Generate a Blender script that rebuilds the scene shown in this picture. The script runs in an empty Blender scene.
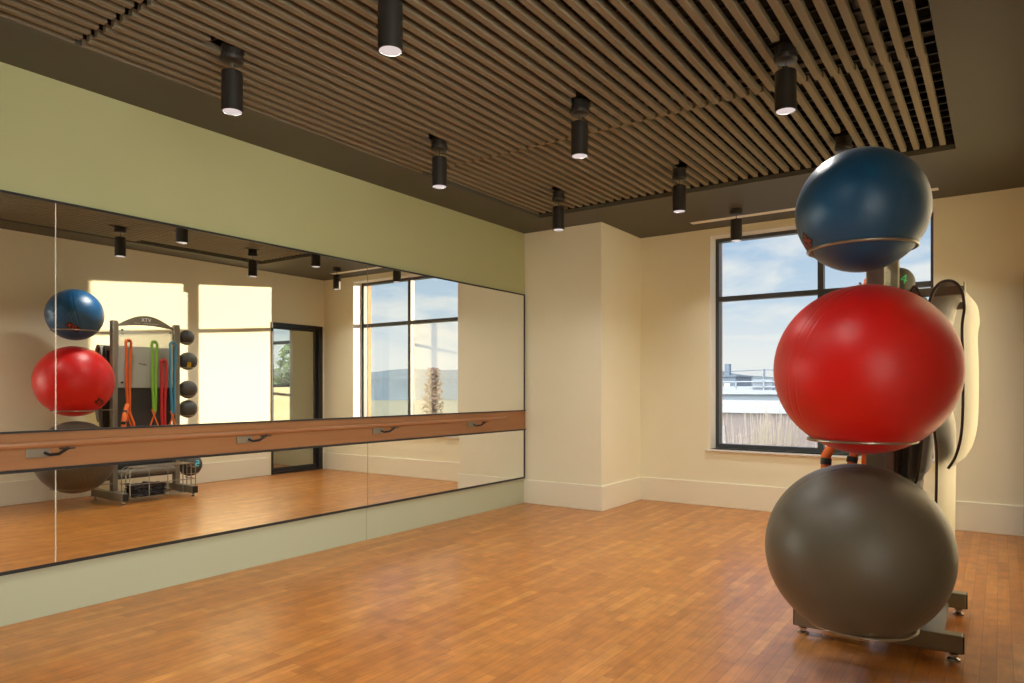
import bpy, math, random
from mathutils import Vector, Matrix
SC = bpy.context.scene
COL = SC.collection
PI = math.pi
H = 2.82

# ------------------------------------------------------------------ helpers
class MB:
    def __init__(s): s.v = []; s.f = []
    def quad(s, a, b, c, d):
        i = len(s.v); s.v += [tuple(a), tuple(b), tuple(c), tuple(d)]; s.f.append((i, i+1, i+2, i+3)); return s
    def box(s, x0, y0, z0, x1, y1, z1):
        x0, x1 = min(x0, x1), max(x0, x1); y0, y1 = min(y0, y1), max(y0, y1); z0, z1 = min(z0, z1), max(z0, z1)
        i = len(s.v)
        s.v += [(x0,y0,z0),(x1,y0,z0),(x1,y1,z0),(x0,y1,z0),(x0,y0,z1),(x1,y0,z1),(x1,y1,z1),(x0,y1,z1)]
        for q in ((0,3,2,1),(4,5,6,7),(0,1,5,4),(1,2,6,5),(2,3,7,6),(3,0,4,7)): s.f.append(tuple(i+k for k in q))
        return s
    def prism(s, poly, fn, t0, t1):
        """poly of (a,b); fn(a,b,t) -> xyz ; closed solid between t0 and t1"""
        i = len(s.v); n = len(poly)
        s.v += [tuple(fn(a, b, t0)) for a, b in poly] + [tuple(fn(a, b, t1)) for a, b in poly]
        s.f.append(tuple(i+k for k in range(n))[::-1]); s.f.append(tuple(i+n+k for k in range(n)))
        for k in range(n): s.f.append((i+k, i+(k+1) % n, i+n+(k+1) % n, i+n+k))
        return s
    def tube(s, pts, r, n=10, closed=False, rr=None):
        pts = [Vector(p) for p in pts]; m = len(pts); i0 = len(s.v)
        up = None
        for k in range(m):
            if closed: t = (pts[(k+1) % m]-pts[(k-1) % m])
            else: t = (pts[min(k+1, m-1)]-pts[max(k-1, 0)])
            t.normalize()
            if up is None:
                up = Vector((0,0,1)) if abs(t.z) < .9 else Vector((1,0,0))
            a = (up - t*up.dot(t))
            if a.length < 1e-5: a = t.orthogonal()
            a.normalize(); b = t.cross(a); up = a
            rad = rr[k] if rr else r
            for j in range(n):
                g = 2*PI*j/n; s.v.append(tuple(pts[k]+(a*math.cos(g)+b*math.sin(g))*rad))
        for k in range(m if closed else m-1):
            for j in range(n):
                p = i0+k*n; q = i0+((k+1) % m)*n
                s.f.append((p+j, p+(j+1) % n, q+(j+1) % n, q+j))
        if not closed:
            s.f.append(tuple(i0+j for j in range(n))[::-1]); s.f.append(tuple(i0+(m-1)*n+j for j in range(n)))
        return s
    def lathe(s, prof, c=(0,0,0), n=40):
        """prof: list of (r,z); axis z"""
        i0 = len(s.v); rings = []
        for r, z in prof:
            if r < 1e-6: rings.append([len(s.v)]); s.v.append((c[0], c[1], c[2]+z))
            else:
                rings.append(list(range(len(s.v), len(s.v)+n)))
                for j in range(n): g = 2*PI*j/n; s.v.append((c[0]+r*math.cos(g), c[1]+r*math.sin(g), c[2]+z))
        for a, b in zip(rings, rings[1:]):
            for j in range(n):
                if len(a) == 1 and len(b) == 1: continue
                if len(a) == 1: s.f.append((a[0], b[(j+1) % n], b[j]))
                elif len(b) == 1: s.f.append((a[j], a[(j+1) % n], b[0]))
                else: s.f.append((a[j], a[(j+1) % n], b[(j+1) % n], b[j]))
        return s
    def build(s, name, mat, parent=None, bevel=0, smooth=False, loc=None, seg=2, angle=35):
        me = bpy.data.meshes.new(name); me.from_pydata(s.v, [], s.f); me.update()
        import bmesh
        bm = bmesh.new(); bm.from_mesh(me); bmesh.ops.recalc_face_normals(bm, faces=bm.faces); bm.to_mesh(me); bm.free()
        o = bpy.data.objects.new(name, me); COL.objects.link(o)
        if mat: me.materials.append(mat)
        if smooth:
            for p in me.polygons: p.use_smooth = True
            try: me.set_sharp_from_angle(angle=math.radians(angle))
            except Exception: pass
        if bevel:
            b = o.modifiers.new('bevel', 'BEVEL'); b.width = bevel; b.segments = seg; b.limit_method = 'ANGLE'; b.angle_limit = math.radians(40)
        if parent: o.parent = parent
        if loc: o.location = loc
        return o

def tag(o, label=None, cat=None, group=None, kind=None):
    if label: o['label'] = label
    if cat: o['category'] = cat
    if group: o['group'] = group
    if kind: o['kind'] = kind
    return o
def thing(name, label, cat, loc=(0,0,0), rz=0, group=None):
    o = bpy.data.objects.new(name, None); COL.objects.link(o); o.location = loc; o.rotation_euler = (0,0,rz)
    o.empty_display_size = .1
    return tag(o, label, cat, group)
def struct(name, mb, mat, parent=None, **k):
    o = mb.build(name, mat, parent, **k)
    if not parent: o['kind'] = 'structure'
    return o

# ---------------------------------------------------------------- materials
def newmat(name):
    m = bpy.data.materials.new(name); m.use_nodes = True
    nt = m.node_tree; nt.nodes.clear()
    return m, nt
def principled(name, col, rough=.5, metal=0, spec=.5, noise=0, nscale=20, bump=0, bscale=60, coat=0, sheen=0, trans=0):
    m, nt = newmat(name); N = nt.nodes; L = nt.links
    out = N.new('ShaderNodeOutputMaterial'); b = N.new('ShaderNodeBsdfPrincipled'); L.new(b.outputs[0], out.inputs[0])
    b.inputs['Base Color'].default_value = (*col, 1); b.inputs['Roughness'].default_value = rough; b.inputs['Metallic'].default_value = metal
    b.inputs['Specular IOR Level'].default_value = spec; b.inputs['Coat Weight'].default_value = coat
    b.inputs['Sheen Weight'].default_value = sheen
    if noise or bump:
        tc = N.new('ShaderNodeTexCoord')
    if noise:
        n = N.new('ShaderNodeTexNoise'); n.inputs['Scale'].default_value = nscale; n.inputs['Detail'].default_value = 4
        L.new(tc.outputs['Object'], n.inputs['Vector'])
        mx = N.new('ShaderNodeMix'); mx.data_type = 'RGBA'
        mx.inputs[6].default_value = (*[max(0, c*(1-noise)) for c in col], 1); mx.inputs[7].default_value = (*[min(1, c*(1+noise)) for c in col], 1)
        L.new(n.outputs[0], mx.inputs[0]); L.new(mx.outputs[2], b.inputs['Base Color'])
    if bump:
        n2 = N.new('ShaderNodeTexNoise'); n2.inputs['Scale'].default_value = bscale; n2.inputs['Detail'].default_value = 3
        L.new(tc.outputs['Object'], n2.inputs['Vector'])
        bp = N.new('ShaderNodeBump'); bp.inputs['Strength'].default_value = bump; bp.inputs['Distance'].default_value = .01
        L.new(n2.outputs[0], bp.inputs['Height']); L.new(bp.outputs[0], b.inputs['Normal'])
    return m
def emission(name, col, s):
    m, nt = newmat(name); out = nt.nodes.new('ShaderNodeOutputMaterial'); e = nt.nodes.new('ShaderNodeEmission')
    e.inputs[0].default_value = (*col, 1); e.inputs[1].default_value = s; nt.links.new(e.outputs[0], out.inputs[0]); return m
def math_node(nt, op, a, b=None, c=None):
    n = nt.nodes.new('ShaderNodeMath'); n.operation = op
    for i, x in enumerate((a, b, c)):
        if x is None: continue
        if isinstance(x, (int, float)): n.inputs[i].default_value = x
        else: nt.links.new(x, n.inputs[i])
    return n.outputs[0]

def plank_mat(name, w, ln, cols, rough, grain, seam=.0012, coat=.3, swap=False):
    m, nt = newmat(name); N = nt.nodes; L = nt.links
    out = N.new('ShaderNodeOutputMaterial'); b = N.new('ShaderNodeBsdfPrincipled'); L.new(b.outputs[0], out.inputs[0])
    g = N.new('ShaderNodeNewGeometry'); sp = N.new('ShaderNodeSeparateXYZ'); L.new(g.outputs['Position'], sp.inputs[0])
    X, Y = sp.outputs[0], sp.outputs[1]
    if swap: X, Y = Y, X
    xr = math_node(nt, 'DIVIDE', X, w); row = math_node(nt, 'FLOOR', xr)
    wn = N.new('ShaderNodeTexWhiteNoise'); wn.noise_dimensions = '1D'; L.new(row, wn.inputs['W'])
    yr = math_node(nt, 'ADD', math_node(nt, 'DIVIDE', Y, ln), math_node(nt, 'MULTIPLY', wn.outputs[0], 17.3)); col = math_node(nt, 'FLOOR', yr)
    cb = N.new('ShaderNodeCombineXYZ'); L.new(row, cb.inputs[0]); L.new(col, cb.inputs[1])
    w2 = N.new('ShaderNodeTexWhiteNoise'); w2.noise_dimensions = '3D'; L.new(cb.outputs[0], w2.inputs['Vector'])
    ramp = N.new('ShaderNodeValToRGB'); ramp.color_ramp.interpolation = 'LINEAR'
    els = ramp.color_ramp.elements
    els[0].position = 0; els[0].color = (*cols[0], 1); els[1].position = 1; els[1].color = (*cols[-1], 1)
    for i, c in enumerate(cols[1:-1]):
        e = els.new((i+1)/(len(cols)-1)); e.color = (*c, 1)
    L.new(w2.outputs[0], ramp.inputs[0])
    # grain stretched along the plank, shifted per plank
    cv = N.new('ShaderNodeCombineXYZ')
    L.new(math_node(nt, 'MULTIPLY', X, 55), cv.inputs[0]); L.new(math_node(nt, 'MULTIPLY', Y, 5), cv.inputs[1]); L.new(math_node(nt, 'MULTIPLY', w2.outputs[0], 40), cv.inputs[2])
    gn = N.new('ShaderNodeTexNoise'); gn.inputs['Scale'].default_value = 1; gn.inputs['Detail'].default_value = 5; gn.inputs['Distortion'].default_value = .6
    L.new(cv.outputs[0], gn.inputs['Vector'])
    gr = math_node(nt, 'MULTIPLY_ADD', gn.outputs[0], grain*2, 1-grain)
    n3 = N.new('ShaderNodeTexNoise'); n3.inputs['Scale'].default_value = 9; n3.inputs['Detail'].default_value = 3; L.new(g.outputs['Position'], n3.inputs['Vector'])
    gr2 = math_node(nt, 'MULTIPLY', gr, math_node(nt, 'MULTIPLY_ADD', n3.outputs[0], .8, .6))
    fx = math_node(nt, 'ABSOLUTE', math_node(nt, 'SUBTRACT', math_node(nt, 'FRACT', xr), .5)); fy = math_node(nt, 'ABSOLUTE', math_node(nt, 'SUBTRACT', math_node(nt, 'FRACT', yr), .5))
    sx = math_node(nt, 'GREATER_THAN', fx, .5-seam/w); sy = math_node(nt, 'GREATER_THAN', fy, .5-seam/ln)
    sm = math_node(nt, 'MAXIMUM', sx, sy)
    fac = math_node(nt, 'MULTIPLY', gr2, math_node(nt, 'MULTIPLY_ADD', sm, -.45, 1))
    vm = N.new('ShaderNodeVectorMath'); vm.operation = 'SCALE'; L.new(ramp.outputs[0], vm.inputs[0]); L.new(fac, vm.inputs['Scale'])
    L.new(vm.outputs[0], b.inputs['Base Color'])
    L.new(math_node(nt, 'MULTIPLY_ADD', gn.outputs[0], .12, rough-.06), b.inputs['Roughness'])
    b.inputs['Coat Weight'].default_value = coat; b.inputs['Coat Roughness'].default_value = .18
    bp = N.new('ShaderNodeBump'); bp.inputs['Strength'].default_value = .25; bp.inputs['Distance'].default_value = .002
    L.new(math_node(nt, 'SUBTRACT', gn.outputs[0], sm), bp.inputs['Height']); L.new(bp.outputs[0], b.inputs['Normal'])
    return m

def wood_mat(name, c1, c2, rough=.4, axis='Y'):
    m, nt = newmat(name); N = nt.nodes; L = nt.links
    out = N.new('ShaderNodeOutputMaterial'); b = N.new('ShaderNodeBsdfPrincipled'); L.new(b.outputs[0], out.inputs[0])
    tc = N.new('ShaderNodeTexCoord'); mp = N.new('ShaderNodeMapping'); L.new(tc.outputs['Object'], mp.inputs[0])
    mp.inputs['Scale'].default_value = (40, 1.6, 40)
    n = N.new('ShaderNodeTexNoise'); n.inputs['Scale'].default_value = 1; n.inputs['Detail'].default_value = 6; n.inputs['Distortion'].default_value = .4
    L.new(mp.outputs[0], n.inputs['Vector'])
    mx = N.new('ShaderNodeMix'); mx.data_type = 'RGBA'; mx.inputs[6].default_value = (*c1, 1); mx.inputs[7].default_value = (*c2, 1)
    L.new(n.outputs[0], mx.inputs[0]); L.new(mx.outputs[2], b.inputs['Base Color']); b.inputs['Roughness'].default_value = rough
    return m

def ball_mat(name, col, rough, axis_rot, rings=1.0, coat=.0):
    m, nt = newmat(name); N = nt.nodes; L = nt.links
    out = N.new('ShaderNodeOutputMaterial'); b = N.new('ShaderNodeBsdfPrincipled'); L.new(b.outputs[0], out.inputs[0])
    tc = N.new('ShaderNodeTexCoord'); mp = N.new('ShaderNodeMapping'); mp.inputs['Rotation'].default_value = axis_rot; L.new(tc.outputs['Object'], mp.inputs[0])
    sp = N.new('ShaderNodeSeparateXYZ'); L.new(mp.outputs[0], sp.inputs[0])
    # moulded grooves: bands across the ball at certain heights of the tilted axis
    wv = math_node(nt, 'SINE', math_node(nt, 'MULTIPLY', sp.outputs[2], 2*PI/.045))
    groove = math_node(nt, 'SMOOTH_MIN', wv, -.55, .2)
    mask = math_node(nt, 'MULTIPLY', math_node(nt, 'GREATER_THAN', sp.outputs[2], -.045), math_node(nt, 'LESS_THAN', sp.outputs[2], .045))
    n2 = N.new('ShaderNodeTexNoise'); n2.inputs['Scale'].default_value = 260; L.new(tc.outputs['Object'], n2.inputs['Vector'])
    n3 = N.new('ShaderNodeTexNoise'); n3.inputs['Scale'].default_value = 5; n3.inputs['Detail'].default_value = 2; L.new(tc.outputs['Object'], n3.inputs['Vector'])
    # crease lines
    vo = N.new('ShaderNodeTexVoronoi'); vo.feature = 'DISTANCE_TO_EDGE'; vo.inputs['Scale'].default_value = 3.1; L.new(mp.outputs[0], vo.inputs['Vector'])
    cr = math_node(nt, 'MULTIPLY', math_node(nt, 'LESS_THAN', vo.outputs['Distance'], .012), math_node(nt, 'GREATER_THAN', n3.outputs[0], .52))
    h = math_node(nt, 'ADD', math_node(nt, 'MULTIPLY', math_node(nt, 'MULTIPLY', groove, mask), .7*rings), math_node(nt, 'ADD', math_node(nt, 'MULTIPLY', n2.outputs[0], .22), math_node(nt, 'ADD', math_node(nt, 'MULTIPLY', n3.outputs[0], 1.2), math_node(nt, 'MULTIPLY', cr, .35))))
    bp = N.new('ShaderNodeBump'); bp.inputs['Strength'].default_value = .7; bp.inputs['Distance'].default_value = .005
    L.new(h, bp.inputs['Height']); L.new(bp.outputs[0], b.inputs['Normal'])
    mx = N.new('ShaderNodeMix'); mx.data_type = 'RGBA'; mx.inputs[6].default_value = (*[c*.85 for c in col], 1); mx.inputs[7].default_value = (*[min(1, c*1.15) for c in col], 1)
    L.new(n3.outputs[0], mx.inputs[0]); L.new(mx.outputs[2], b.inputs['Base Color'])
    b.inputs['Roughness'].default_value = rough; b.inputs['Coat Weight'].default_value = coat; b.inputs['Coat Roughness'].default_value = .38
    b.inputs['Sheen Weight'].default_value = .10; b.inputs['Sheen Roughness'].default_value = .4
    return m

def glass_mat(name, tint=(.96,.98,.97), refl=1.0):
    m, nt = newmat(name); N = nt.nodes; L = nt.links
    out = N.new('ShaderNodeOutputMaterial'); mx = N.new('ShaderNodeMixShader'); t = N.new('ShaderNodeBsdfTransparent'); g = N.new('ShaderNodeBsdfGlossy')
    t.inputs[0].default_value = (*tint, 1); g.inputs['Roughness'].default_value = 0; g.inputs[0].default_value = (refl, refl, refl, 1)
    f = N.new('ShaderNodeFresnel'); f.inputs[0].default_value = 1.45
    L.new(f.outputs[0], mx.inputs[0]); L.new(t.outputs[0], mx.inputs[1]); L.new(g.outputs[0], mx.inputs[2]); L.new(mx.outputs[0], out.inputs[0])
    return m
def mirror_mat():
    m, nt = newmat('silvered_mirror'); out = nt.nodes.new('ShaderNodeOutputMaterial'); g = nt.nodes.new('ShaderNodeBsdfGlossy')
    g.inputs[0].default_value = (.93,.94,.91,1); g.inputs['Roughness'].default_value = 0; nt.links.new(g.outputs[0], out.inputs[0]); return m
def acrylic_mat():
    m, nt = newmat('frosted_acrylic'); N = nt.nodes; L = nt.links
    out = N.new('ShaderNodeOutputMaterial'); mx = N.new('ShaderNodeMixShader'); t = N.new('ShaderNodeBsdfTransparent'); b = N.new('ShaderNodeBsdfPrincipled')
    b.inputs['Base Color'].default_value = (.72,.74,.68,1); b.inputs['Roughness'].default_value = .25; t.inputs[0].default_value = (.97,.98,.95,1)
    mx.inputs[0].default_value = .42; L.new(t.outputs[0], mx.inputs[1]); L.new(b.outputs[0], mx.inputs[2]); L.new(mx.outputs[0], out.inputs[0]); return m
def tube_mat(name, col, dark, freq=260):
    m, nt = newmat(name); N = nt.nodes; L = nt.links
    out = N.new('ShaderNodeOutputMaterial'); b = N.new('ShaderNodeBsdfPrincipled'); L.new(b.outputs[0], out.inputs[0])
    tc = N.new('ShaderNodeTexCoord'); sp = N.new('ShaderNodeSeparateXYZ'); L.new(tc.outputs['Object'], sp.inputs[0])
    w = math_node(nt, 'SINE', math_node(nt, 'ADD', math_node(nt, 'MULTIPLY', sp.outputs[2], freq), math_node(nt, 'MULTIPLY', sp.outputs[1], freq)))
    mx = N.new('ShaderNodeMix'); mx.data_type = 'RGBA'; mx.inputs[6].default_value = (*col, 1); mx.inputs[7].default_value = (*dark, 1)
    L.new(math_node(nt, 'GREATER_THAN', w, .35), mx.inputs[0]); L.new(mx.outputs[2], b.inputs['Base Color']); b.inputs['Roughness'].default_value = .6
    return m

M = {}
M['floor'] = plank_mat('floor_planks', .058, .52, [(.42,.145,.022), (.47,.170,.027), (.50,.185,.031), (.57,.235,.046)], .36, .38, coat=.3)
M['cream'] = principled('cream_paint', (.91,.88,.69), .6, noise=.02, nscale=3, bump=.05, bscale=180)
M['sage'] = principled('sage_paint', (.465,.485,.265), .6, noise=.03, nscale=3, bump=.05, bscale=180)
M['trimwhite'] = principled('baseboard_paint', (.91,.88,.73), .42)
M['reveal'] = principled('reveal_paint', (.90,.88,.82), .5)
M['ceil'] = principled('dark_ceiling_paint', (.088,.087,.066), .6, noise=.03, nscale=4)
M['plenum'] = principled('black_plenum', (.012,.011,.01), .9)
M['slat'] = principled('brown_felt_slat', (.215,.185,.125), .75, noise=.12, nscale=60, bump=.1, bscale=250)
M['carrier'] = principled('carrier_black', (.03,.028,.025), .4, metal=.4)
M['duct'] = principled('duct_metal', (.22,.2,.17), .4, metal=.5)
M['lamp'] = principled('black_lamp', (.028,.026,.023), .42, metal=.2)
M['steel'] = principled('brushed_steel', (.5,.48,.45), .25, metal=1)
M['rackgrey'] = principled('grey_powder_coat', (.25,.225,.175), .38, metal=.35)
M['wire'] = principled('wire_metal', (.36,.33,.27), .3, metal=.9)
M['black'] = principled('black_plastic', (.018,.018,.018), .4)
M['blackmetal'] = principled('black_frame_metal', (.03,.032,.035), .38, metal=.2)
M['frame'] = principled('window_frame_metal', (.075,.085,.098), .4, metal=.2)
M['board'] = wood_mat('barre_board_wood', (.28,.120,.046), (.36,.172,.070), .42)
M['rail'] = wood_mat('barre_rail_wood', (.28,.115,.045), (.36,.16,.065), .35)
M['mirror'] = mirror_mat()
M['seam'] = principled('mirror_edge', (.62,.60,.52), .25)
M['glass'] = glass_mat('window_glass')
M['doorglass'] = glass_mat('door_glass', (.80,.84,.80))
M['acrylic'] = acrylic_mat()
M['mat'] = principled('black_foam_mat', (.035,.036,.036), .5, bump=.1, bscale=300, sheen=.6)
M['matglow'] = principled('wall_glow_mat_face', (.55,.53,.46), .5, bump=.1, bscale=300)  # glow from the sunlit wall painted in as a pale base colour
M['matedge'] = principled('mat_edge', (.07,.055,.045), .6)
M['white'] = principled('white_print', (.75,.75,.72), .5)
M['orange'] = principled('orange_webbing', (.85,.17,.02), .55)
M['brick'] = principled('brown_brick', (.22,.15,.125), .85, noise=.25, nscale=2.5)
M['brickorange'] = principled('orange_brick', (.50,.27,.15), .85, noise=.3, nscale=14)
M['sill'] = principled('sill_white', (.75,.74,.72), .35)

# ------------------------------------------------------------------- the room
XR = 4.24; YB = 7.00; YR = -3.2; XA = 6.0
struct('floor', MB().box(-.2, YR-.2, -.12, 8.2, YB+.05, 0), M['floor'])
# left wall
struct('wall_left', MB().box(-.22, YR-.2, 0, -.02, YB+.2, H), M['sage'])
# corner column
struct('wall_column', MB().box(-.02, 6.093, 0, .886, YB, H), M['cream'], bevel=.003)
# back wall with window opening
WX0, WX1, WZ0, WZ1 = 1.639, 3.614, .579, 2.755
b = MB()
b.box(.8, YB, 0, WX0, YB+.22, H); b.box(WX1, YB, 0, 5.05, YB+.22, H); b.box(WX0, YB, 0, WX1, YB+.22, WZ0); b.box(WX0, YB, WZ1, WX1, YB+.22, H)
AX0, AX1, AZ0, AZ1 = 5.05, 7.0, .58, 2.5
b.box(AX0, YB, 0, AX1, YB+.22, AZ0); b.box(AX0, YB, AZ1, AX1, YB+.22, H); b.box(AX1, YB, 0, 8.2, YB+.22, H)
struct('wall_back', b, M['cream'])
b = MB()   # outer brick leaf; unseen left part added deep to clip the sun patch
b.box(-.3, YB+.22, -5, WX0-.04, YB+.54, 3.4); b.box(WX1, YB+.22, -5, AX0, YB+.36, 3.4); b.box(WX0, YB+.22, -5, WX1, YB+.36, WZ0-.03); b.box(WX0, YB+.22, WZ1-.02, WX1, YB+.36, 3.4)
b.box(AX0, YB+.22, -5, AX1, YB+.36, AZ0-.03); b.box(AX0, YB+.22, AZ1, AX1, YB+.36, 3.4); b.box(AX1, YB+.22, -5, 8.4, YB+.36, 3.4)
struct('wall_outside', b, M['brickorange'])
# right wall: glazed door by the far corner, wider space beside the camera
DY0, DY1, DZ = 6.07, 6.965, 2.125
b = MB(); b.box(XR, 2.2, 0, XR+.12, DY0, H); b.box(XR, DY1, 0, XR+.12, YB, H); b.box(XR, DY0, DZ, XR+.12, DY1, H)
struct('wall_right', b, M['cream'])
struct('wall_alcove', MB().box(XR+.12, 2.2, 0, XA, 2.32, H).box(XA, YR, 0, XA+.12, 2.32, .3).box(XA, YR, 2.65, XA+.12, 2.32, H).box(XA, YR, .3, XA+.12, -2.6, 2.65).box(XA, 1.9, .3, XA+.12, 2.32, 2.65), M['cream'])
struct('wall_rear', MB().box(-.02, YR-.12, 0, XA+.12, YR, H), M['cream'])
struct('wall_neighbor', MB().box(8.0, 2.32, 0, 8.2, YB, H).box(XA+.12, 2.2, 0, 8.2, 2.32, H), M['cream'])
# ceiling with the slat opening
OX0, OX1, OY0, OY1 = .47, 3.825, YR+.25, 5.625
b = MB(); zt = H+.035
b.box(-.2, YR-.2, H, OX0, YB+.2, zt); b.box(OX1, YR-.2, H, 8.2, YB+.2, zt); b.box(OX0, YR-.2, H, OX1, OY0, zt)
b.box(OX0, OY1, H, OX1, 6.618, zt); b.box(OX0, 6.70, H, OX1, YB+.2, zt); b.box(OX0, 6.618, H, 1.58, 6.70, zt); b.box(3.66, 6.618, H, OX1, 6.70, zt)
struct('ceiling', b, M['ceil'])
b = MB()
b.box(OX0-.03, OY0-.03, H+.036, OX0, OY1+.03, 3.35); b.box(OX1, OY0-.03, H+.036, OX1+.03, OY1+.03, 3.35)
b.box(OX0, OY0-.03, H+.036, OX1, OY0, 3.35); b.box(OX0, OY1, H+.036, OX1, OY1+.03, 3.35); b.box(OX0-.03, OY0-.03, 3.35, OX1+.03, OY1+.03, 3.4)
struct('ceiling_void', b, M['plenum'])
struct('ceiling_roof', MB().box(-.3, YR-.3, 3.42, 8.4, YB+.3, 3.5), M['plenum'])
# linear slot diffuser in the ceiling
t = thing('air_diffuser', 'long pale linear slot diffuser in the dark ceiling above the window', 'air diffuser', (2.62, 6.66, H))
MB().box(-1.04, -.041, .001, 1.04, .041, .03).build('diffuser_panel', M['reveal'], t)
b = MB()
for y in (-.041, .035): b.box(-1.04, y, -.003, 1.04, y+.006, .03)
b.box(-1.04, -.035, -.003, -1.034, .035, .03); b.box(1.034, -.035, -.003, 1.04, .035, .03)
b.build('diffuser_frame', M['reveal'], t)

# baseboards
def baseb(name, x0, y0, x1, y1, h=.245):
    b = MB().box(x0, y0, 0, x1, y1, h); struct(name, b, M['trimwhite'], bevel=.004)
baseb('baseboard_back', .90, YB-.016, XR, YB)
baseb('baseboard_column', -.02, 6.093-.016, .902, 6.093); baseb('baseboard_column', .886, 6.093, .902, YB-.016)
baseb('baseboard_right', XR-.016, 2.2, XR, DY0-.04)
baseb('baseboard_rear', -.02, YR, XA, YR+.016); baseb('baseboard_neighbor', XR+.12, YB-.016, 8.0, YB)

# windows
def window(name, x0, x1, z0, z1, mx, mz, lower=False):
    yf = YB+.20
    fw = .045
    b = MB(); b.box(x0, yf-.03, z0, x0+fw, yf+.05, z1); b.box(x1-fw, yf-.03, z0, x1, yf+.05, z1)
    b.box(x0+fw, yf-.03, z0, x1-fw, yf+.05, z0+fw); b.box(x0+fw, yf-.03, z1-fw, x1-fw, yf+.05, z1)
    w = struct(name, b, M['frame'])
    b = MB(); zs = [z0+fw] + [v for z in mz for v in (z-.024, z+.024)] + [z1-fw]
    for m_ in mx: b.box(m_-.026, yf-.03, z0+fw, m_+.026, yf+.05, z1-fw)
    b.build('mullion', M['frame'], w)
    b = MB(); xs = [x0+fw] + [v for m_ in mx for v in (m_-.026, m_+.026)] + [x1-fw]
    for z in mz:
        for k in range(0, len(xs), 2): b.box(xs[k], yf-.028, z-.024, xs[k+1], yf+.048, z+.024)
    b.build('transom_bar', M['frame'], w)
    for k in range(0, len(xs), 2):
        for j in range(0, len(zs), 2):
            x_, y_ = xs[k]-.003, xs[k+1]+.003
            MB().quad((x_, yf+.01, zs[j]-.003), (y_, yf+.01, zs[j]-.003), (y_, yf+.01, zs[j+1]+.003), (x_, yf+.01, zs[j+1]+.003)).build('pane', M['glass'], w)
    return w
w = window('window_1', WX0, WX1, WZ0+.0, WZ1, [2.664], [2.12])
b = MB(); e = .012
b.box(WX0, YB-.001, WZ0, WX0+e, YB+.165, WZ1); b.box(WX1-e, YB-.001, WZ0, WX1, YB+.165, WZ1); b.box(WX0+e, YB-.001, WZ1-e, WX1-e, YB+.165, WZ1)
struct('window_reveal', b, M['reveal'])
struct('window_sill', MB().box(WX0-.03, YB-.028, WZ0-.022, WX1+.03, YB+.165, WZ0), M['sill'], bevel=.004)
window('window_2', AX0, AX1, AZ0, AZ1, [5.98], [1.25, 1.95])
b = MB(); ys = [-2.6+1.125*k for k in range(5)]
for y in ys[1:-1]: b.box(XA+.03, y-.02, .34, XA+.10, y+.02, 2.61)
b.box(XA+.03, -2.6, .3, XA+.10, 1.9, .34); b.box(XA+.03, -2.6, 2.61, XA+.10, 1.9, 2.65); b.box(XA+.03, -2.6, .34, XA+.10, -2.56, 2.61); b.box(XA+.03, 1.86, .34, XA+.10, 1.9, 2.61)
w4 = struct('fill_window', b, M['frame'])  # unseen window added to let fill daylight into the room
for k in range(4): MB().quad((XA+.06,ys[k]+.02,.34),(XA+.06,ys[k+1]-.02,.34),(XA+.06,ys[k+1]-.02,2.61),(XA+.06,ys[k]+.02,2.61)).build('pane', M['glass'], w4)
# glazed door in the right wall
d = struct('door_1', MB().box(XR-.012, DY0, 0, XR+.10, DY0+.03, DZ).box(XR-.012, DY1-.075, 0, XR+.10, DY1, DZ).box(XR-.012, DY0+.03, DZ-.05, XR+.10, DY1-.075, DZ).box(XR-.012, DY0+.03, 0, XR+.10, DY1-.075, .03), M['blackmetal'])
b = MB(); a0, a1, c0, c1 = DY0+.034, DY1-.079, .034, DZ-.054
b.box(XR+.03, a0, c0, XR+.075, a0+.02, c1); b.box(XR+.03, a1-.03, c0, XR+.075, a1, c1); b.box(XR+.03, a0+.02, c1-.03, XR+.075, a1-.03, c1); b.box(XR+.03, a0+.02, c0, XR+.075, a1-.03, c0+.05)
b.build('door_frame', M['blackmetal'], d)
MB().quad((XR+.05, a0+.015, c0+.04), (XR+.05, a1-.025, c0+.04), (XR+.05, a1-.025, c1-.025), (XR+.05, a0+.015, c1-.025)).build('door_pane', M['doorglass'], d)

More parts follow.
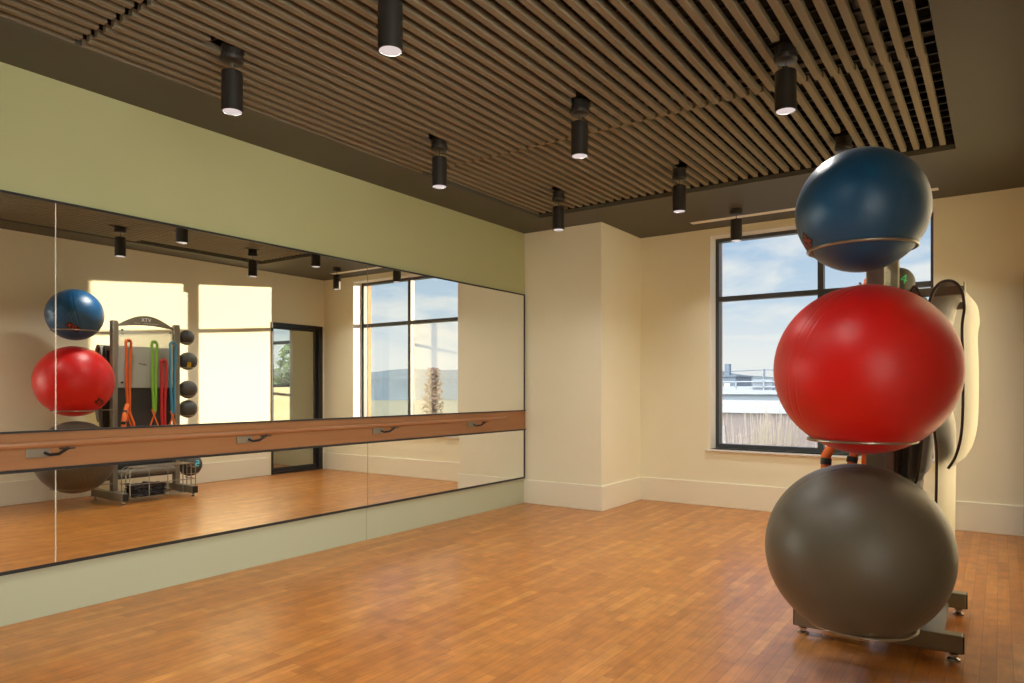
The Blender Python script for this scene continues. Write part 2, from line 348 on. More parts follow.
# ---------------------------------------------------------- slat ceiling
PITCH = .0783; SW = .035; SH = .036
LAMPS = [(1.015,2.01),(1.015,3.54),(1.015,5.07),(2.08,2.01),(2.08,3.54),(2.08,5.07),(3.22,3.54),(3.22,5.07),(3.22,2.01),(2.112,6.36),(3.22,6.36),(1.015,.48),(2.08,.48),(3.22,.48)]
mods = [(-.92, 1.535, 'brown slatted ceiling panel nearest the room entrance, cut off by the photo top'),
        (1.565, 3.972, 'brown slatted ceiling panel in the middle, between the two cross joints'),
        (4.020, 5.60, 'shorter brown slatted ceiling panel nearest the window wall')]
NS = int((3.79-.50)/PITCH)+1
for mi, (ya, yb, lab) in enumerate(mods):
    zoff = (0.0, .0, .027)[mi]
    t = thing('slat_ceiling', lab, 'slatted ceiling panel', (2.13, (ya+yb)/2, H), 0, 'slatted ceiling panels')
    b = MB()
    for k in range(NS):
        x = 3.752 - k*PITCH
        cuts = sorted([(y-.12, y+.06) for lx, y in LAMPS if abs(lx-x) < .030+SW/2 and ya < y < yb])
        y = ya
        for c0, c1 in cuts + [(yb, yb)]:
            if c0 > y: b.box(x-SW/2-2.13, y-(ya+yb)/2, .004+zoff, x+SW/2-2.13, min(c0, yb)-(ya+yb)/2, .004+zoff+SH)
            y = c1
    b.build('slats', M['slat'], t, bevel=.002, seg=1)
    b = MB(); y = ya+.12
    while y < yb:
        b.box(OX0+.01-2.13, y-(ya+yb)/2-.006, .005+zoff+SH, OX1-.01-2.13, y-(ya+yb)/2+.006, .02+zoff+SH); y += .125
    b.build('carrier_bars', M['carrier'], t)
for i, (pts, r, lab) in enumerate([
    ([(3.50,-2.9,3.12),(3.52,1,3.12),(3.50,5.5,3.12)], .045, 'dim metal pipe running lengthwise above the slats'),
    ([(.6,4.55,3.2),(3.1,4.55,3.2),(3.78,4.55,3.2)], .035, 'dim metal pipe crossing above the slats beyond the far joint'),
    ([(3.72,-2.9,3.05),(3.70,2,3.06),(3.72,5.5,3.05)], .022, 'thin conduit above the outermost slats')]):
    tag(MB().tube(pts, r, 14).build('ceiling_pipe', M['duct'], smooth=True), lab, 'pipe', 'pipes above the slats')

# ---------------------------------------------------------------- pendants
glow = emission('lamp_diffuser_glow', (1.0,.84,.80), .58)
def cyl_at(b, r, z0, z1, n=32, inner=None):
    if inner is None: b.lathe([(0,z0),(r,z0),(r,z1),(0,z1)], n=n)
    else: b.lathe([(inner,z0+.02),(inner,z0),(r,z0),(r,z1),(0,z1),(0,z1-.006),(inner,z1-.006),(inner,z0+.02)], n=n)
lamp_labels = {
 (1.015,2.01):'black cylinder pendant lamp nearest the mirror wall and camera, its canopy shadow to the left',
 (1.015,3.54):'black cylinder pendant lamp second along the row nearest the mirror wall',
 (1.015,5.07):'black cylinder pendant lamp hanging just in front of the corner column',
 (2.08,2.01):'large-looking black pendant lamp cut off by the top edge of the photo',
 (2.08,3.54):'black cylinder pendant lamp in the middle row, right at the cross joint of the slats',
 (2.08,5.07):'black cylinder pendant lamp in the middle row near the far edge of the slats',
 (3.22,3.54):'black cylinder pendant lamp nearest above left of the blue ball',
 (3.22,5.07):'pendant lamp mostly hidden behind the top of the blue ball, canopy showing',
 (2.112,6.36):'small pendant lamp hanging in front of the window top, under the plain ceiling',
 (3.22,6.36):'pendant lamp behind the blue ball, seen in the mirror beside the slot diffuser'}
protoparts = None
def make_lamp(x, y, lab, top):
    global protoparts
    t = thing('pendant_lamp', lab, 'pendant lamp', (x, y, H), 0, 'black cylinder pendant lamps')
    if protoparts is None:
        b = MB(); b.lathe([(0,-.050),(.044,-.050),(.053,-.044),(.055,-.040),(.055,-.022),(.05,-.018),(.05,.03),(0,.03)], n=32); p1 = b.build('canopy', M['lamp'], t, smooth=True)
        b = MB(); b.tube([(0,0,-.050),(0,0,-.098)], .0035, 8); p2 = b.build('cord', M['steel'], t)
        b = MB(); b.lathe([(.044,-.278),(.044,-.288),(.050,-.288),(.050,-.100),(.047,-.096),(0,-.096),(0,-.102),(.044,-.102),(.044,-.278)], n=40); p3 = b.build('lamp_body', M['lamp'], t, smooth=True)
        b = MB(); b.lathe([(0,-.285),(.0438,-.285),(.0438,-.281),(0,-.281)], n=32); p4 = b.build('diffuser', glow, t)
        protoparts = [p1, p2, p3, p4]
    else:
        for p in protoparts:
            c = p.copy(); COL.objects.link(c); c.parent = t
    L = bpy.data.lights.new('lamp_light', 'AREA'); L.energy = LAMP_W; L.color = (1.0,.96,.88); L.shape = 'DISK'; L.size = .088; L.spread = math.radians(132)
    lo = bpy.data.objects.new('lamp_light', L); COL.objects.link(lo); lo.parent = t; lo.location = (0,0,-.287)
    return t
LAMP_W = 5.0
for (x, y) in LAMPS:
    if (x, y) in lamp_labels: make_lamp(x, y, lamp_labels[(x, y)], True)
    else: make_lamp(x, y, 'black pendant lamp overhead near the camera, '+{(3.22,2.01): 'just above the photo frame', (1.015,.48): 'by the mirror wall', (2.08,.48): 'in the middle row', (3.22,.48): 'in the right row'}[(x, y)], True)

# ------------------------------------------------------- mirrors and barre
MY1 = 6.062
seams = [-2.78, -.568, 1.647, 3.862, MY1]
where = ['behind the camera', 'beside the camera', 'between the two visible seams', 'nearest the corner column']
where = ['well behind the camera', 'leftmost, cut off by the photo edge', 'middle one showing the sunlit wall', 'nearest the corner column, showing the window']
for k in range(4):
    y0, y1 = seams[k]+.003, seams[k+1]-.003
    tag(MB().box(-.019, y0, .972, -.004, y1, 2.165).build('wall_mirror', M['mirror']), 'tall wall mirror panel above the barre, '+where[k], 'mirror', 'upper mirror panels')
    tag(MB().box(-.019, y0, .275, -.004, y1, .762).build('wall_mirror', M['mirror']), 'low wall mirror panel below the barre board, '+['well behind the camera','leftmost, cut off by the photo edge','the long middle one, showing the wire basket','nearest the corner column'][k], 'mirror', 'lower mirror panels')
b = MB()
for s_ in seams[1:-2]:
    b.box(-.019, s_-.003, .972, -.007, s_+.003, 2.165); b.box(-.019, s_-.003, .275, -.007, s_+.003, .762)
struct('trim_1', b, M['seam'])
struct('trim_5', MB().box(-.019, seams[-2]-.003, .972, -.007, seams[-2]+.003, 2.165).box(-.019, seams[-2]-.003, .275, -.007, seams[-2]+.003, .762), principled('dark_mirror_joint', (.16,.17,.13), .4))
y0 = seams[0]
b = MB(); b.box(-.019, y0, 2.165, .0, MY1+.016, 2.178); b.box(-.019, y0, .257, .0, MY1+.016, .275); b.box(-.019, MY1, .275, .0, MY1+.016, .762); b.box(-.019, MY1, .972, .0, MY1+.016, 2.165)
b.box(-.019, y0, .962, .012, MY1+.016, .972); b.box(-.019, y0, .762, .012, MY1+.016, .777)
struct('trim_2', b, M['blackmetal'])
struct('trim_4', MB().box(-.0195, -3, 0, -.0190, 3.860, .257).box(-.0195, 3.864, 0, -.0190, MY1+.016, .257), principled('pale_green_panel', (.47,.50,.36), .55))
struct('trim_3', MB().box(-.0195, 3.860, 0, -.0185, 3.864, .257), principled('panel_joint', (.25,.26,.17), .7))
tag(MB().box(-.019, y0, .777, .004, MY1+.016, .962).build('barre_board', M['board']), 'long reddish-brown wooden board across the mirrors that carries the barre', 'wooden board')
t = thing('ballet_barre', 'round wooden ballet barre on black brackets along the mirror wall', 'ballet barre', (0, 2.0, .885))
MB().tube([(.095,-4.6,.018),(.095,3.60,.018)], .017, 20).build('rail', M['rail'], t, smooth=True)
for yy in (-.70, .43, 1.50, 2.70, 3.90, 5.10):
    y = yy-2.0+.06
    br = MB().box(.0045, y-.055, -.052, .012, y+.055, .014).build('bracket', M['rackgrey'], t, bevel=.003)
    MB().tube([(.010,y+.03,-.028),(.035,y+.045,-.040),(.065,y+.075,-.035),(.092,y+.10,-.010),(.095,y+.11,-.004)], .008, 10).build('bracket_arm', M['black'], br, smooth=True)
    MB().box(.078, y+.070, -.010, .112, y+.135, -.003).build('rail_saddle', M['black'], br, bevel=.002)

# ------------------------------------------------------------- ball rack
RX, RY = 3.595, 3.655
TH = math.radians(1.0)
rack = thing('ball_rack', 'grey steel storage rack for exercise balls standing by the right wall', 'ball rack', (RX, RY, 0), TH)
LY = .675     # second post along local y
for y in (0, LY):
    MB().box(-.038, y-.027, .115, .038, y+.027, 1.915).build('post', M['rackgrey'], rack, bevel=.006)
    yo = y-(.045 if y == 0 else -.03)
    f = MB().box(-.345, yo-.032, .038, .345, yo+.032, .118).build('foot', M['rackgrey'], rack, bevel=.005)
    for x in (-.31, .31):
        MB().lathe([(0,0),(.026,0),(.026,.008),(.012,.014),(.012,.020),(.018,.022),(.018,.030),(.007,.032),(.007,.039),(0,.039)], (x, yo, 0), 24).build('leveling_foot', M['steel'], f, smooth=True)
    for x in (-.347, .347): MB().box(x-.003, yo-.029, .041, x+.003, yo+.029, .115).build('end_cap', M['black'], f)
MB().tube([(0,.028,.29),(0,LY-.028,.29)], .042, 24).build('base_tube', M['rackgrey'], rack, smooth=True)
MB().box(.03, .035, .062, .27, LY-.035, .070).box(.03, .035, .04, .036, LY-.035, .062).build('base_plate', M['rackgrey'], rack)
# plate with bolts near the tops of the posts
for y in (.031, LY-.031):
    s_ = 1 if y < .3 else -1
    b = MB().box(-.035, y-.004, 1.60, .035, y+.004, 1.90); b.build('mounting_plate', M['rackgrey'], rack, bevel=.002)
    for z in (1.82, 1.26):
        MB().tube([(-.012, y+s_*.045, z), (-.030, y+s_*.045, z)], .010, 12).build('bolt', M['black'], rack, smooth=True)
# arched header with the logo
poly = []
n = 24; ya, yb_ = .025, LY-.025
def arch(tt, base, rise): return base + rise*math.sin(PI*tt)
for i in range(n+1):
    tt = i/n; poly.append((ya+(yb_-ya)*tt, arch(tt, 1.868, .122)))
for i in range(n, -1, -1):
    tt = i/n; poly.append((ya+(yb_-ya)*tt, arch(tt, 1.855, .030)))
hd = MB().prism(poly, lambda a, b_, t_: (t_, a, b_), -.006, .006).build('header', M['rackgrey'], rack)
hd['label'] = 'arched header with white letters'

def strokes(b, segs, fn, w, th=.0012, sub=6):
    """ribbons along 2-D segments, mapped by fn(u,v,h)->xyz"""
    for (x0, y0, x1, y1) in segs:
        dx, dy = x1-x0, y1-y0; l = math.hypot(dx, dy) or 1; nx, ny = -dy/l*w/2, dx/l*w/2; ex, ey = dx/l*w*.3, dy/l*w*.3
        x0 -= ex; y0 -= ey; x1 += ex; y1 += ey
        i0 = len(b.v)
        for k in range(sub+1):
            u = x0+(x1-x0)*k/sub; v = y0+(y1-y0)*k/sub
            for sx in (1, -1):
                for h in (0, th): b.v.append(tuple(fn(u+nx*sx, v+ny*sx, h)))
        for k in range(sub):
            p = i0+k*4; q = p+4
            for a, c in ((0,1),(1,3),(3,2),(2,0)): b.f.append((p+a, p+c, q+c, q+a))
        b.f.append((i0, i0+1, i0+3, i0+2)); p = i0+sub*4; b.f.append((p, p+2, p+3, p+1))
GL = {'V':[(0,1,.35,0),(.35,0,.7,1)], 'T':[(0,1,.7,1),(.35,1,.35,0)], 'X':[(0,0,.7,1),(0,1,.7,0)],
      '2':[(0,1,.6,1),(.6,1,.6,.5),(.6,.5,0,.5),(0,.5,0,0),(0,0,.6,0)], '5':[(.6,1,0,1),(0,1,0,.5),(0,.5,.6,.5),(.6,.5,.6,0),(.6,0,0,0)],
      '4':[(.45,1,0,.35),(0,.35,.65,.35),(.45,1,.45,0)], '6':[(.6,1,0,1),(0,1,0,0),(0,0,.6,0),(.6,0,.6,.5),(.6,.5,0,.5)],
      '8':[(0,0,.6,0),(.6,0,.6,1),(.6,1,0,1),(0,1,0,0),(0,.5,.6,.5)]}
def word(txt, size, gap=.25):
    out = []; x = 0
    for c in txt:
        for s_ in GL[c]: out.append(tuple((s_[i]+(x if i % 2 == 0 else 0))*size for i in range(4)))
        x += .7+gap
    wdt = (x-gap)*size
    return [(a-wdt/2, b_-size/2, c-wdt/2, d_-size/2) for a, b_, c, d_ in out], wdt
# header faces -x: reading direction when seen from -x is towards -y
ym = LY/2
sg, _ = word('VTX', .034, .35)
b = MB(); strokes(b, sg, lambda u, v, h: (-.0065-h, ym-u, 1.945+v), .008)
strokes(b, [(-.13,0,.03,0),(.07,0,.13,0)], lambda u, v, h: (-.0065-h, ym-u, 1.905+v), .004)
b.build('header_logo', M['white'], hd)
# translucent board between the posts
ab = MB().box(-.003, .036, 1.205, .003, LY-.036, 1.82).build('display_board', M['acrylic'], rack); ab['label'] = 'frosted see-through board'
b = MB(); strokes(b, [(-.03,-.008,-.01,.004),(-.01,.004,.005,-.004),(.015,.0,.045,.012)], lambda u, v, h: (-.0035-h, ym-.03-u, 1.46+v), .008); b.build('board_logo', M['black'], ab)
# side arms carrying the mats
for y in (.0, LY):
    b = MB().box(.038, y-.014, 1.602, .345, y+.014, 1.640)
    b.build('mat_arm', M['rackgrey'], rack, bevel=.003)
    MB().box(.345, y-.016, 1.570, .352, y+.016, 1.655).build('arm_tip', M['steel'], rack, bevel=.003)
# rings for the exercise balls (local: towards -y) and for the medicine balls (+y)
def ring(cx, cy, cz, R, r, y_post, nm, sgn, tail=True):
    pts = [(cx+R*math.cos(2*PI*k/64), cy+R*math.sin(2*PI*k/64), cz) for k in range(64)]
    o = MB().tube(pts, r, 10, closed=True).build(nm, M['wire'], rack, smooth=True)
    for dx in (-.025, .025) if R > .1 else (0,):
        yy = cy - sgn*math.sqrt(R*R-dx*dx)
        MB().tube([(cx+dx, yy, cz), (cx+dx, y_post, cz)], r*.95, 10).build('ring_arm', M['wire'], o, smooth=True)
    return o
BALLS = [('blue', 1.940, .260, .258), ('red', 1.268, .360, .356), ('grey', .503, .366, .364)]
BY = 3.275; BXL = 3.590
def to_local(x, y):
    dx, dy = x-RX, y-RY
    return dx*math.cos(TH)+dy*math.sin(TH), -dx*math.sin(TH)+dy*math.cos(TH)
lbx, lby = to_local(BXL, BY)
RR = .208
for nm, z, ra, rz_ in BALLS:
    dz = rz_*math.sqrt(1-((RR-.003)/ra)**2)
    zz = z-dz-.004
    ring(lbx, lby, zz, RR, .0065, -.027, 'ball_ring', -1)
MEDZ = [(1.782, .086, '4'), (1.512, .103, '6'), (1.186, .103, ''), (.962, .103, ''), (.318, .130, '5')]
MBX, MBY = 3.628, 4.495
lmx, lmy = to_local(MBX, MBY)
lmx = .0+.02
for z, r, c in MEDZ:
    Rr = r*.72; zz = z-math.sqrt(r*r-Rr*Rr)-.003
    my = LY+.027+.02+r
    ring(lmx, my, zz, Rr, .004, LY+.027, 'medicine_ball_ring', 1)
# pegs for the resistance tubes
PEGS = [(.125, 1.700), (.402, 1.700), (.505, 1.498), (.610, 1.700)]
for y, z in PEGS:
    MB().tube([(-.003, y, z-.006), (-.075, y, z-.006), (-.085, y, z+.006)], .006, 10).build('peg', M['steel'], rack, smooth=True)
# wire basket on the mirror side
b = MB(); yb0, yb1 = .045, LY+.085; bz0, bz1 = .045, .365; wr = .0055
def hoop(x, z1_, y0_, y1_):
    rc = .05; pts = [(x, y0_, bz0)]
    for k in range(7): g = PI - k/6*PI/2; pts.append((x, y0_+rc+rc*math.cos(g), z1_-rc+rc*math.sin(g)))
    for k in range(7): g = PI/2 - k/6*PI/2; pts.append((x, y1_-rc+rc*math.cos(g), z1_-rc+rc*math.sin(g)))
    pts.append((x, y1_, bz0)); b.tube(pts, wr, 8)
for x in (-.075, -.165, -.255): hoop(x, bz1, yb0, yb1)
for y in (yb0, yb1):
    for z in (.06, .19, bz1-.05): b.tube([(-.04,y,z),(-.26,y,z)], wr*.9, 8)
for y in (.245, .445, .615): b.tube([(-.255,y,bz0),(-.255,y,bz1),(-.04,y,bz1)], wr*.9, 8)
for x, z in ((-.255,.05),(-.255,.19),(-.165,.045),(-.075,.045)): b.tube([(x,yb0,z),(x,yb1,z)], wr*.9, 8)
for y in [yb0+.06*k for k in range(12)]: b.tube([(-.04,y,.043),(-.255,y,.043)], wr*.8, 8)
b.build('wire_basket', M['wire'], rack, smooth=True)

# ------------------------------------------------------------ the balls
def sphere_mb(rx, rz, nu=72, nv=40, flat=0):
    b = MB(); prof = []
    for k in range(nv+1):
        g = -PI/2+PI*k/nv; prof.append((rx*math.cos(g) if 0 < k < nv else 0, rz*math.sin(g)))
    b.lathe(prof, n=nu); return b
def on_ball(nrm, upv, rx, rz, rot=0):
    n_ = Vector(nrm).normalized(); r_ = Vector(upv).cross(n_).normalized(); u_ = n_.cross(r_)
    c, s_ = math.cos(rot), math.sin(rot)
    r2 = r_*c+u_*s_; u2 = -r_*s_+u_*c
    def fn(u, v, h):
        d_ = (n_*rx + r2*u + u2*v).normalized()
        k = 1/math.sqrt((d_.x**2+d_.y**2)/rx**2 + d_.z**2/rz**2)
        return d_*(k+.0006+h)
    return fn
ballcol = {'blue': ball_mat('blue_vinyl', (.004,.082,.21), .40, (1.3,.5,0), coat=.25), 'red': ball_mat('red_vinyl', (.66,.004,.003), .38, (1.2,.9,.3), coat=0), 'grey': ball_mat('grey_vinyl', (.092,.080,.056), .40, (1.35,.35,.2), coat=.12)}
blab = {'blue': 'small blue exercise ball with a red logo on the top ring of the rack', 'red': 'large glossy red exercise ball on the middle ring of the rack', 'grey': 'large dark grey exercise ball on the lowest ring of the rack'}
M['logored'] = principled('logo_red', (.35,.03,.03), .5); M['logodark'] = principled('logo_dark', (.02,.015,.015), .5)
for nm, z, ra, rz_ in BALLS:
    bx_ = BXL+{'blue': .0, 'red': .012, 'grey': -.018}[nm]
    o = sphere_mb(ra, rz_).build('exercise_ball', ballcol[nm], smooth=True, angle=180, loc=(bx_, BY, z))
    tag(o, blab[nm], 'exercise ball', 'exercise balls on the rack')
    if nm == 'blue':
        fn = on_ball((-.70,-.36,-.52), (0,0,1), ra, rz_, math.radians(35))
        sg, wd = word('VTX', .040, .2)
        b = MB(); strokes(b, [(-wd/2-.012,q*.006,wd/2+.012,q*.006) for q in range(-5, 6)], fn, .007, .0006, 12); b.build('logo_patch', M['logodark'], o)
        b = MB(); strokes(b, sg, lambda u, v, h: fn(u, v, h+.0007), .010, .0008); b.build('logo', M['logored'], o)
    if nm == 'red':
        fn = on_ball((-.72,.345,-.60), (0,0,1), ra, rz_, math.radians(30))
        sg, wd = word('VTX', .055, .2); b = MB(); strokes(b, sg, fn, .015); b.build('logo', M['logodark'], o)
medmat = principled('rubber_medicine_ball', (.075,.072,.062), .5, noise=.1, nscale=40, bump=.25, bscale=120)
col4 = {'4': principled('green_print', (.05,.62,.26), .5), '6': principled('yellow_print', (.78,.62,.03), .5), '5': principled('cyan_print', (.12,.58,.72), .5)}
mlab = ['small medicine ball with a green 4, topmost of the rack\'s right-hand column', 'black medicine ball with a yellow number, second from the top', 'plain scuffed medicine ball, third from the top', 'plain scuffed medicine ball, fourth from the top, just above the mirror board', 'biggest medicine ball with a cyan number, lowest near the floor']
for (z, r, c), lab in zip(MEDZ, mlab):
    my = LY+.027+.02+r
    wx = RX+lmx*math.cos(TH)-my*math.sin(TH); wy = RY+lmx*math.sin(TH)+my*math.cos(TH)
    o = sphere_mb(r, r, 48, 28).build('medicine_ball', medmat, smooth=True, angle=180, loc=(wx, wy, z)); tag(o, lab, 'medicine ball', 'medicine balls on the rack')
    if c:
        nv = {'4': (.45,-.85,.12), '6': (-.82,-.35,-.42), '5': (-.97,.10,.18)}[c]
        fn = on_ball(nv, (0,0,1), r, r, {'4': -.25, '6': 0, '5': .15}[c])
        sg, wd = word(c, {'4': .046, '6': .045, '5': .06}[c]); b = MB(); strokes(b, sg, fn, {'4': .007, '6': .014, '5': .016}[c]); b.build('number', col4[c], o)

# ----------------------------------------------------- hanging resistance tubes
def rackpt(lx, ly, z): return (RX+lx*math.cos(TH)-ly*math.sin(TH), RY+lx*math.sin(TH)+ly*math.cos(TH), z)
def hang(peg, mat, zbot, sep, r, lab, ends):
    y, z = peg; lx = -.050
    t = thing('resistance_tube', lab, 'resistance tube', rackpt(lx, y, z), TH, 'resistance tubes on the rack pegs')
    random.seed(int(y*1000)); top = []
    L_ = z-zbot; r_in = sep/2
    pts = []
    for k in range(14, -1, -1):
        f = k/14; yy = -r_in*(1-.55*f) + .004*math.sin(f*9); pts.append((-.004*f, yy, -f*L_))
    for k in range(1, 9): g = PI-PI*k/9; pts.append((0, r_in*math.cos(g), r_in*math.sin(g)*.9))
    for k in range(0, 15):
        f = k/14; yy = r_in*(1-.55*f) + .004*math.sin(f*8+1); pts.append((.006*f, yy, -f*L_))
    off = -r_in*.9+r+.002
    pts = [(a, b_, c+off) for a, b_, c in pts]
    MB().tube(pts, r, 12).build('tube', mat, t, smooth=True)
    if ends:
        b = MB(); zb = off-L_
        drop = .27 if ends == 'x' else .28
        w_ = .030
        b.tube([(-.004,-w_,zb+.03),(-.008,0,zb-.05),(-.004,w_*1.2,zb-.14),(-.02,w_,zb-drop)], .0085, 8)
        b.tube([(.010,w_,zb+.03),(.012,0,zb-.05),(.010,-w_*1.2,zb-.14),(0,-w_,zb-drop)], .0085, 8)
        if ends == 'big':
            b.tube([(-.02,-.02,zb+.10),(-.07,-.06,zb+.05),(-.13,-.10,zb+.01),(-.165,-.125,zb-.06),(-.165,-.13,zb-.16)], .023, 12)
            b.tube([(-.015,-.02,zb+.06),(-.045,-.05,zb-.02),(-.06,-.07,zb-.10),(-.05,-.07,zb-.20)], .021, 12)
            b.tube([(-.01,.01,zb+.02),(-.02,.05,zb-.10),(-.01,.06,zb-drop)], .013, 8)
        b.build('strap', M['orange'], t, smooth=True)
        hp = [[(-.02,w_-.03,zb-drop),(-.02,w_+.03,zb-drop-.01)], [(0,-w_-.03,zb-drop-.01),(0,-w_+.03,zb-drop)]]
        if ends == 'big': hp += [[(-.125,-.098,zb+.012),(-.10,-.082,zb+.030)], [(-.163,-.127,zb-.07),(-.165,-.13,zb-.10)], [(-.056,-.064,zb-.065),(-.060,-.07,zb-.09)]]
        for q in hp: MB().tube(q, .0255 if q[0][0] < -.05 else .012, 12).build('handle', M['black'], t, smooth=True)
    return t
hang(PEGS[0], tube_mat('orange_tube', (.80,.16,.02), (.55,.07,.015)), .93, .052, .0132, 'orange braided resistance tube hanging leftmost on the board in the mirror', 'big')
hang(PEGS[1], tube_mat('green_tube', (.30,.62,.04), (.10,.32,.02)), .95, .056, .0132, 'lime green braided resistance tube with orange straps, hung on the middle peg', 'x')
hang(PEGS[2], tube_mat('red_tube', (.62,.02,.02), (.45,.01,.012)), .52, .055, .0142, 'red resistance tube hanging lowest, between the green and blue ones', None)
hang(PEGS[3], tube_mat('blue_tube', (.07,.33,.50), (.04,.22,.38)), .93, .066, .0132, 'blue resistance tube with crossed orange straps, on the last peg', 'x')

# ------------------------------------------------------------ mats on the arms
def smooth_path(P, n=6):
    out = []
    for i in range(len(P)-1):
        p0 = P[max(i-1,0)]; p1 = P[i]; p2 = P[i+1]; p3 = P[min(i+2,len(P)-1)]
        for k in range(n):
            t = k/n
            out.append(tuple(.5*((2*p1[j])+(-p0[j]+p2[j])*t+(2*p0[j]-5*p1[j]+4*p2[j]-p3[j])*t*t+(-p0[j]+3*p1[j]-3*p2[j]+p3[j])*t**3) for j in range(2)))
    out.append(P[-1]); return out
def hang_mat(prof, y0, y1, shear, th, mat, lab, edge=None):
    """sheet of thickness th whose x-z profile is prof, from y0 to y1; shear moves the far edge in x"""
    P = smooth_path(prof); m = len(P)
    ox, oz = prof[0][0], 0
    t = thing('exercise_mat', lab, 'exercise mat', (prof[0][0], (y0+y1)/2, prof[0][1]), 0, 'mats hanging on the rack arms')
    nor = []
    for i in range(m):
        a = P[max(i-1,0)]; c = P[min(i+1,m-1)]; dx, dz = c[0]-a[0], c[1]-a[1]; l = math.hypot(dx, dz) or 1; nor.append((-dz/l, dx/l))
    b = MB(); ny = 8; O = (prof[0][0], (y0+y1)/2, prof[0][1])
    idx = {}
    for i in range(m):
        for j in range(ny+1):
            y = y0+(y1-y0)*j/ny; sx = (shear(P[i]) if callable(shear) else shear)*(j/ny)
            for s_ in (0, 1):
                h = th*(s_-.5); idx[i,j,s_] = len(b.v)
                b.v.append((P[i][0]+nor[i][0]*h+sx-O[0], y-O[1], P[i][1]+nor[i][1]*h-O[2]))
    for i in range(m-1):
        for j in range(ny):
            b.f.append((idx[i,j,0],idx[i+1,j,0],idx[i+1,j+1,0],idx[i,j+1,0])); b.f.append((idx[i,j,1],idx[i,j+1,1],idx[i+1,j+1,1],idx[i+1,j,1]))
        for j in (0, ny): b.f.append((idx[i,j,0],idx[i,j,1],idx[i+1,j,1],idx[i+1,j,0]))
    for i in (0, m-1):
        for j in range(ny): b.f.append((idx[i,j,0],idx[i,j+1,0],idx[i,j+1,1],idx[i,j,1]))
    o = b.build('mat_sheet', mat, t, smooth=True, angle=50)
    o.data.materials.append(M['matedge'])
    for p in o.data.polygons:
        if abs(p.normal.y) > .75 and p.area < .002: p.material_index = 1
    return t, O
# outermost mat: long leg to the floor side, short curled leg towards the wall
hang_mat([(3.835,.22),(3.838,.60),(3.838,.95),(3.800,1.14),(3.783,1.38),(3.812,1.57),(3.845,1.648),(3.895,1.662),(3.932,1.622),(3.944,1.54),(3.936,1.45),(3.940,1.25),(3.936,1.02),(3.915,.90),(3.884,.835)],
         3.625, 4.36, (lambda p: .036 if p[0] > 3.87 else .036+.025*max(0, min(1, (p[1]-.9)/.4))*min(1, (3.87-p[0])/.03)), .011, M['matglow'], 'exercise mat with painted-on wall glow, looped over the rack arm ends, nearest the wall')
mt, O = hang_mat([(3.712,.215),(3.722,.55),(3.735,.80),(3.730,1.10),(3.728,1.35),(3.732,1.58),(3.755,1.650),(3.779,1.58),(3.776,1.40),(3.790,1.20),(3.785,.98),(3.768,.80),(3.755,.755)],
         3.63, 4.36, .0, .010, M['mat'], 'black exercise mat with a line of white lettering, draped behind the see-through board')
sg = []
x = -.19
random.seed(4)
b = MB(); strokes(b, [(x+.028*k, 0, x+.028*k+.016, random.choice((0,.0))) for k in range(14)], lambda u, v, h: (3.7237-.0001-h-O[0], 4.0-u-O[1], .705+v-O[2]), .009, .0012, 2)
lt = b.build('lettering', M['white'], mt)
hang_mat([(3.665,.50),(3.668,.80),(3.662,1.1),(3.655,1.35),(3.660,1.58),(3.680,1.650),(3.700,1.58),(3.698,1.3),(3.700,1.0),(3.690,.72)],
         3.72, 4.30, .0, .009, M['mat'], 'plain black exercise mat draped closest to the rack posts')

# --------------------------------------------------- coiled rope in the basket
random.seed(7)
b = MB()
p = Vector((-.15, .16, .09)); pts = []
for k in range(420):
    tt = k/420; lay = .060+.013*int(tt*9) ; g = k*.55
    pts.append((-.155+.075*math.cos(g*1.0)+random.uniform(-.012,.012), .255+.165*math.sin(g*.61+tt*3)+random.uniform(-.02,.02), lay+random.uniform(-.006,.012)+.010*math.sin(g*1.7)+.004))
b.tube(pts, .009, 7)
o = b.build('coiled_rope', principled('black_rope', (.03,.03,.035), .22, bump=.4, bscale=200), smooth=True)
o.location = (RX, RY, 0); o.rotation_euler = (0,0,TH)
tag(o, 'tangled black rope heaped in the wire basket at the foot of the rack', 'rope')

# -------------------------------------------------------------- outside
GZ = -5.0
def ground(name, mb, col, **k): return struct(name, mb, principled(name, col, .9, noise=.2, nscale=.3), **k)
ground('ground_outside', MB().box(-900, 7.5, GZ-.5, 900, 900, GZ), (.10,.10,.07))
# ridge of hills all round, beyond the roofs
random.seed(11)
b = MB(); na = 160; i0 = 0
def hh(a):
    px = math.degrees(a)
    base = 13.5 + 2.2*math.sin(a*9+1) + 1.4*math.sin(a*23) + .7*math.sin(a*61+2) + random.uniform(-.35,.35)
    base += 8*math.exp(-((px-109.8)/2.3)**2)
    return base
for k in range(na+1):
    a = math.radians(20+140*k/na); t1 = hh(a)
    for R_, z in ((420,GZ-.2),(450,t1*.55),(500,t1),(560,t1*.9),(620,GZ-.2)): b.v.append((R_*math.cos(a), R_*math.sin(a), z))
for k in range(na):
    for j in range(4): p0 = k*5+j; b.f.append((p0,p0+5,p0+6,p0+1))
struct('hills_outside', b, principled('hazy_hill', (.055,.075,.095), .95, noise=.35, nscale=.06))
hz = principled('hazy_concrete', (.12,.15,.20), .8); hz2 = principled('hazy_blue_wall', (.06,.085,.13), .8); hz3 = principled('pale_roof', (.17,.195,.24), .7); lit = principled('pale_window', (.24,.24,.24), .6)
